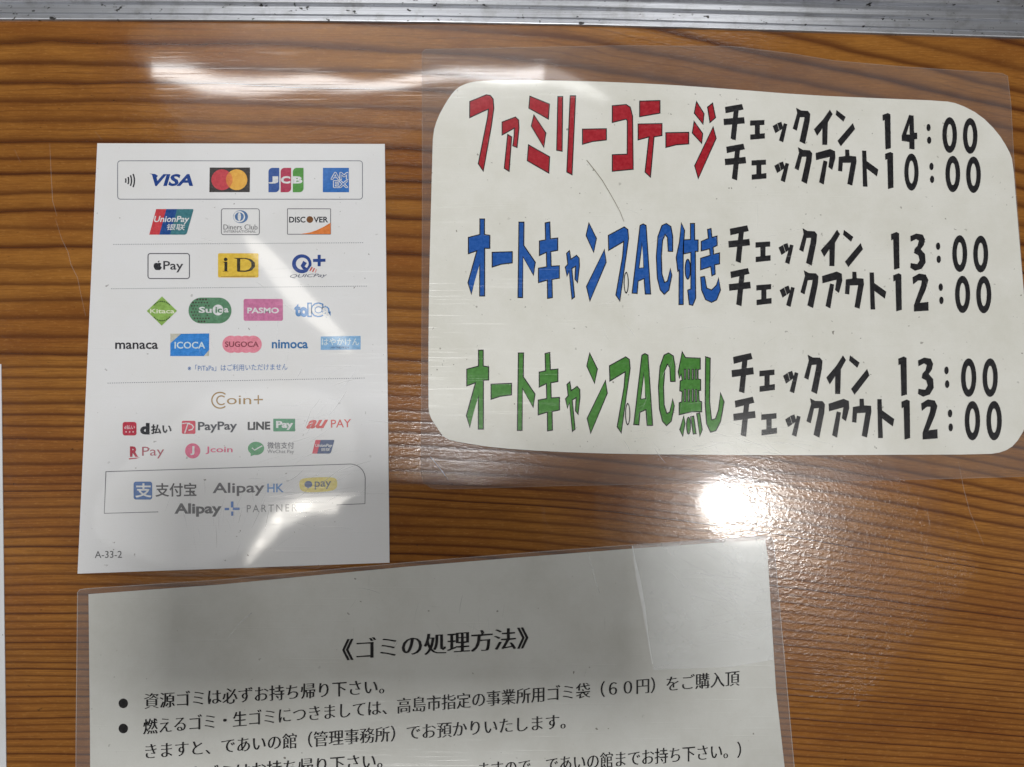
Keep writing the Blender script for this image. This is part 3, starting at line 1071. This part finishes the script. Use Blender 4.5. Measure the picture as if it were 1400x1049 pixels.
def hours_sign():
    t = thing('hours_sign', 'large laminated white sign with rounded corners and red, blue and green headings beside black times', 'sign', P(980, 380, 0))
    outline = [(592, 182), (598, 162), (608, 143), (620, 125), (632, 116), (650, 111), (700, 109.5), (800, 111), (900, 115), (1000, 122), (1100, 130), (1200, 134.5), (1290, 138), (1311, 142),
               (1340, 157), (1364, 181), (1379, 205), (1385, 221), (1390, 285), (1398, 380), (1406, 470), (1413, 545), (1402, 585), (1388, 608), (1372, 618), (1350, 621.5), (1200, 622), (1100, 622.5),
               (1000, 622), (850, 621), (750, 617.5), (680, 612.5), (632, 605.5), (608, 600), (597, 584), (587, 568.5), (585.5, 552), (586, 430), (588, 330), (591, 215)]
    outline = smooth(outline, 1)
    border = [(577, 72), (582, 67.5), (700, 65.5), (850, 62.5), (1000, 63.5), (1080, 73), (1140, 83), (1230, 91), (1370, 100.5), (1377.5, 104), (1382, 140), (1387.5, 240), (1400, 400), (1416, 560), (1424, 640), (1418, 651), (1300, 654.5),
              (1100, 659), (900, 662), (760, 664.5), (640, 668), (597, 668.5), (588, 666.5), (579, 658), (575.5, 645), (576.5, 500), (577.5, 250)]
    fm = film('lamination_film', .14, clear=.88)
    out_px = [P(*p, .18 * MM) for p in outline]
    sheet('lamination_border', [border, outline], .03 * MM, .22 * MM, fm, t)
    sheet('paper', outline, .03 * MM, .26 * MM, paper('sign_paper', (208, 207, 201), .5, (176, 174, 160), .5), t)
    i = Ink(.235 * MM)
    i.line(border, .8, film('highlight_film', .18, (.9, .9, .9, 1), .95), True)  # pale line standing in for the bright highlight along the film's rim
    i.build('edge_highlight', t)
    Z = .31 * MM
    blackline = ink((26, 26, 30))

    def heading(spec, tr, rgb, label, rings=(), more=None):
        i = Ink(Z)
        col = ink(rgb)
        every = list(shapes(spec, tr)) + (list(shapes(*more)) if more else [])
        for lps in every:
            i.lev = 0
            i.poly([grow(lps[0], .75)] + [grow(h, -.6) for h in lps[1:]], blackline)
            i.lev = 2
            i.poly([grow(lps[0], -.72)] + [grow(h, .6) for h in lps[1:]], col)
        for (x, y, rx, ry) in rings:
            i.lev = 3
            i.poly([[tr(*p) for p in ell(x, y, rx, ry)], [tr(*p) for p in ell(x, y, rx * .62, ry * .86)]], blackline)
        i.build('heading', t, label)
    sc = 1400 / 380
    heading(RED1, lambda x, y: (620 + x / sc, 110 + y / sc), (158, 20, 36), 'red stretched heading with thin black outline')
    heading(AUTO + TSUKI, lambda x, y: (620 + x / sc, 280 + y / sc), (20, 80, 158), 'blue stretched heading with thin black outline', [(870, 393, 13, 55)])

    def trg(x, y):
        x2 = 65 + (x - 73) * 938 / 920
        y2 = 70 + (y - 72) * 400 / 390 - (x - 73) / 920 * 9
        return 620 + x2 / sc, 460 + y2 / sc
    heading(AUTO, trg, (62, 122, 44), 'green stretched heading with thin black outline', [(870, 393, 13, 55)],
            (NASHI, lambda x, y: (620 + x / sc, 460 + y / sc)))

    # times: (origin, first-character centre and height, last-zero centre and height, second digit, out?)
    k = 1400 / 420
    rows = [(980, 110, (79, 190), 164, (1155, 253), 165, '4', 0), (980, 110, (85, 372), 166, (1170, 430), 168, '0d', 1),
            (980, 280, (102, 180), 170, (1203, 225), 170, '3', 0), (980, 280, (105, 376), 172, (1217, 410), 172, '2', 1),
            (980, 460, (118, 168), 181, (1246, 188), 178, '3', 0), (980, 460, (126, 367), 180, (1264, 384), 182, '2', 1)]
    for (ox, oy, c0, h0, c1, h1, d, outw) in rows:
        i = Ink(Z)
        names = ['chi', 'e', 'tsu', 'ku'] + (['a', 'u', 'to'] if outw else ['i', 'n']) + ['1', d, ':', '00']
        sx = (c1[0] - c0[0]) / (1246 - 118)
        m0, m1 = 20 / 1128, (c1[1] - c0[1]) / (c1[0] - c0[0])
        for nm in names:
            dx, dy = (-9, -200) if nm in ('a', 'u', 'to') else (0, 0)
            for lps in shapes(KANA[nm], lambda x, y: (x, y)):
                out = []
                for lp in lps:
                    q = []
                    for x, y in lp:
                        x, y = x + dx, y + dy
                        u = (x - 118) / 1128
                        sy = (h0 + (h1 - h0) * u) / 180
                        X = c0[0] + (x - 118) * sx
                        Y = c0[1] + (X - c0[0]) * m1 + sy * (y - 168 - (x - 118) * m0)
                        q.append((ox + X / k, oy + Y / k))
                    out.append(q)
                out = [grow(out[0], .25)] + out[1:]
                i.poly(out, blackline)
        i.build('check_out_line' if outw else 'check_in_line', t, None)


hours_sign()

# ------------------------------------------------------------------ the laminated rubbish notice
def rubbish_notice():
    t = thing('rubbish_notice', 'greyish laminated notice with black Japanese paragraphs and round bullets, tilted under the card', 'notice', P(590, 930, 0))
    outline = [(121, 812.5), (300, 799.5), (440, 786), (560, 774.6), (700, 763), (865, 750.2), (969, 743), (1046, 738.5), (1049.5, 760), (1061, 945), (1074, 1060), (1088, 1190), (124, 1190), (123, 1000)]
    border = [(106, 810), (109, 806.5), (118, 805), (300, 793), (440, 780), (560, 769), (700, 757.5), (865, 745), (969, 737.5), (1048, 732.6), (1055, 734.6), (1058, 742), (1066, 830), (1086, 1050), (1102, 1206), (103, 1206), (104, 1000)]
    sheet('lamination_border', [border, outline], .03 * MM, .22 * MM, film('notice_film', .2, clear=.88), t)
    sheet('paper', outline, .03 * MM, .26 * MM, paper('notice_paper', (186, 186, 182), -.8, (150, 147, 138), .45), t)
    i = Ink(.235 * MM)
    i.line(border, 1.0, film('highlight_film', .42, (.9, .9, .9, 1), .95), True)  # rim highlight of the film, drawn as a pale line
    i.build('edge_highlight', t)
    Z = .31 * MM
    k = ink((26, 26, 28))

    def row(body, x0, y0, x1, y1, h, name, wide=.020, thin=-.017):
        """centre line from x0,y0 to x1,y1; h is the height of a full character"""
        vs, fs = glyphs(body, 0, thin, 1.0)
        xs = [v[0] for v in vs]
        a, b = min(xs), max(xs)
        s = (x1 - x0) / (b - a)
        sy = h / .90
        m = (y1 - y0) / (x1 - x0)
        i = Ink(Z)
        for q in (-1, 0, 1):     # upright strokes broader than level ones, as in brush-style print
            i.lev += 1
            i.add([(x0 + (X - a + q * wide) * s, y0 + (X - a) * s * m - (Y - .36) * sy) for X, Y in vs], fs, k)
        i.build(name, t)
    row('《ゴミの処理方法》', 468.5, 889.5, 721.6, 872.5, 29, 'title', .026, -.018)
    row('資源ゴミは必ずお持ち帰り下さい。', 197.5, 959.5, 525, 938.5, 21, 'text_line')
    row('燃えるゴミ・生ゴミにつきましては、高島市指定の事業所用ゴミ袋（６０円）をご購入頂', 196, 994.5, 1011, 927.5, 21, 'text_line')
    row('きますと、であいの館（管理事務所）でお預かりいたします。', 199, 1028, 773, 986.5, 21, 'text_line')
    row('粗大ゴミはお持ち帰り下さい。', 236, 1062, 522.5, 1040, 21.5, 'text_line')
    row('ますので、であいの館までお持ち下さい。）', 655, 1053.5, 1013, 1025.5, 21.5, 'text_line')
    for x, y in ((168.5, 961.8), (168.5, 996.2)):
        i = Ink(Z)
        i.poly(ell(x, y, 6.4, 6.6), k)
        i.build('bullet', t)
    return t


notice = rubbish_notice()

# clear tape over the notice's far corner
tape = thing('clear_tape', 'wide strip of scratched clear tape over the corner of the grey notice', 'tape', P(970, 830, 0))
tp = [(864.5, 746), (960, 739), (1046, 733.5), (1051, 800), (1058, 902), (1000, 912), (893, 916), (883, 850), (872, 790)]
sheet('strip', tp, .34 * MM, .44 * MM, film('tape_film', .46, (.95, .97, .97, 1), 1), tape)
i = Ink(.46 * MM)
wt = film('tape_edge', .95, (.97, .98, .98, 1), 1)
i.line([(864.5, 746.5), (868, 768), (873, 793), (880, 830), (885, 866), (892, 908)], lambda u: 1.2 + 4.5 * math.sin(math.pi * min(1, u * 1.1)) ** 2, wt)
i.build('edge_fold', tape)

# the white sheet that just shows at the picture's edge
sl = thing('paper_sheet', 'plain white sheet on the wood, only its narrow edge showing beside the grey notice', 'paper', P(-20, 780, 0))
sheet('sheet', [(-190, 494), (-10, 497.5), (1.5, 498), (4, 700), (8.5, 1060), (10, 1190), (-200, 1190)], .03 * MM, .3 * MM, paper('sheet_paper', (200, 202, 206), .2), sl)


# ------------------------------------------------------------------ a stray hair
hr = thing('stray_hair', 'fine dark stray hair lying slanted across the white sign between red and blue headings', 'hair', P(828, 258, 0))
i = Ink(.42 * MM)
i.line([(802, 219), (806, 224), (814, 234), (823, 246), (832, 261), (840, 275), (848, 290), (853, 303)], lambda u: .95 - .35 * u, ink((120, 112, 96)))
i.build('hair', hr)


# ------------------------------------------------------------------ wear of the plastic: fine scratches
wear = film('scratch_white', .55, (.9, .9, .9, 1), 1)
faint = film('scratch_faint', .22, (.9, .9, .9, 1), 1)


def scratches(owner, areas, z, name='scratch_marks'):
    i = Ink(z)
    for (cx, cy, rx, ry, n, a0, aw, lmin, lmax) in areas:
        for _ in range(n):
            u, v = rnd.gauss(0, .5), rnd.gauss(0, .5)
            x, y, a, ln, bend = cx + u * rx, cy + v * ry, math.radians(a0 + rnd.uniform(-aw, aw)), rnd.uniform(lmin, lmax), rnd.uniform(-.5, .5)
            pts = []
            for k in range(7):
                pts.append((x, y))
                x += math.cos(a) * ln / 6
                y += math.sin(a) * ln / 6
                a += bend / 6
            i.lev = 0
            w = rnd.uniform(.3, .75)
            i.line(pts, lambda q: .12 + w * math.sin(math.pi * q), wear if rnd.random() < .22 else faint)
    o = i.build(name, owner)
    o['kind'] = 'stuff'


things = {o.name: o for o in COL.objects if o.parent is None}
scratches(things['payment_card'], [(400, 660, 90, 70, 50, -20, 30, 20, 70), (430, 560, 80, 60, 22, -30, 40, 15, 50), (300, 720, 80, 40, 24, -80, 25, 15, 45), (310, 400, 150, 160, 12, 40, 60, 10, 40)], .54 * MM)
scratches(things['hours_sign'], [(990, 600, 110, 26, 60, 20, 40, 12, 50), (930, 560, 60, 60, 20, -40, 40, 12, 45), (1000, 400, 300, 160, 18, 30, 80, 10, 50)], .44 * MM)
scratches(things['rubbish_notice'], [(640, 850, 260, 70, 16, 60, 60, 10, 40)], .40 * MM)
scratches(things['clear_tape'], [(960, 790, 60, 40, 46, 25, 25, 30, 90), (980, 870, 60, 30, 16, -5, 15, 30, 80)], .47 * MM)
i = Ink(.40 * MM)
i.line([(803, 754), (807, 768), (812, 786), (816, 800), (820, 811)], lambda u: .5 + .9 * math.sin(math.pi * u), wear)
i.build('scratch', things['rubbish_notice'])
i = Ink(.40 * MM)
i.line([(344, 838), (338, 843), (327, 853), (316, 866), (310, 878)], lambda u: 1.5 - 1.2 * u, wear)
i.build('scratch', things['rubbish_notice'])
i = Ink(.40 * MM)
i.line([(588, 624), (597, 635), (605, 645), (613, 657)], lambda u: .5 + .8 * math.sin(math.pi * u), wear)
i.build('scratch', things['hours_sign'])
for pts in ([(68, 196), (70, 240), (72, 275), (78, 296)], [(76, 300), (84, 326), (93, 345), (97, 362), (106, 380), (110, 400), (117, 432)], [(1130, 668), (1133, 690), (1136, 712), (1140, 727)],
            [(1268, 696), (1270, 712), (1272, 722)], [(130, 180), (140, 192)], [(20, 205), (28, 222)], [(1310, 630), (1318, 670), (1326, 700), (1345, 745)]):
    i = Ink(.06 * MM)
    i.line(pts, lambda u: .3 + .55 * math.sin(math.pi * u), faint)
    i.build('scratch', things['tabletop'])


# ------------------------------------------------------------------ the phone held over the table: it shows as a dim shape in the glossy cover and shades the sheets
def phone():
    c = CAM - FWD * .012 - RIGHT * .052 - UP * .030
    t = thing('phone', 'dark phone held level above the table, seen only as dim shade on the notice', 'phone', c)
    rot = Matrix((RIGHT, UP, -FWD)).transposed()

    def slab(name, w, h, r, z0, z1, mat, cx=0, cy=0):
        lp = rrect(cx - w / 2, cy - h / 2, cx + w / 2, cy + h / 2, r, 8)
        n = len(lp)
        prof = [(.92, z0), (.985, z0 + (z1 - z0) * .15), (1, z0 + (z1 - z0) * .4), (1, z0 + (z1 - z0) * .6), (.985, z0 + (z1 - z0) * .85), (.92, z1)]
        v = []
        for k, z in prof:
            q = w / 2 * (1 - k) if name != 'body' else .0022 * (1 - k) / .08
            for x, y in lp:
                dx, dy = x - cx, y - cy
                v.append(rot @ Vector((cx + dx * (1 - 2 * q / w), cy + dy * (1 - 2 * q / h), z)))
        f = [tuple(range(n))[::-1], tuple(range((len(prof) - 1) * n, len(prof) * n))]
        for j in range(len(prof) - 1):
            for i in range(n):
                a, b = j * n + i, j * n + (i + 1) % n
                f.append((a, b, b + n, a + n))
        me = bpy.data.meshes.new(name)
        me.from_pydata([tuple(q) for q in v], [], f)
        me.materials.append(mat)
        return link(name, me, t)
    black, glass = plain('phone_shell', (40, 41, 44), .5), plain('phone_glass', (16, 16, 18), .15)
    slab('body', .150, .073, .011, 0, .008, black)
    slab('screen', .144, .067, .009, .0081, .0084, glass)
    slab('camera_bump', .033, .033, .008, -.002, -.0001, black, .046, .0190)
    for x, y in ((.0385, .0255), (.0385, .0105)):
        slab('lens', .012, .012, .0059, -.0034, -.0021, glass, x, y)


phone()
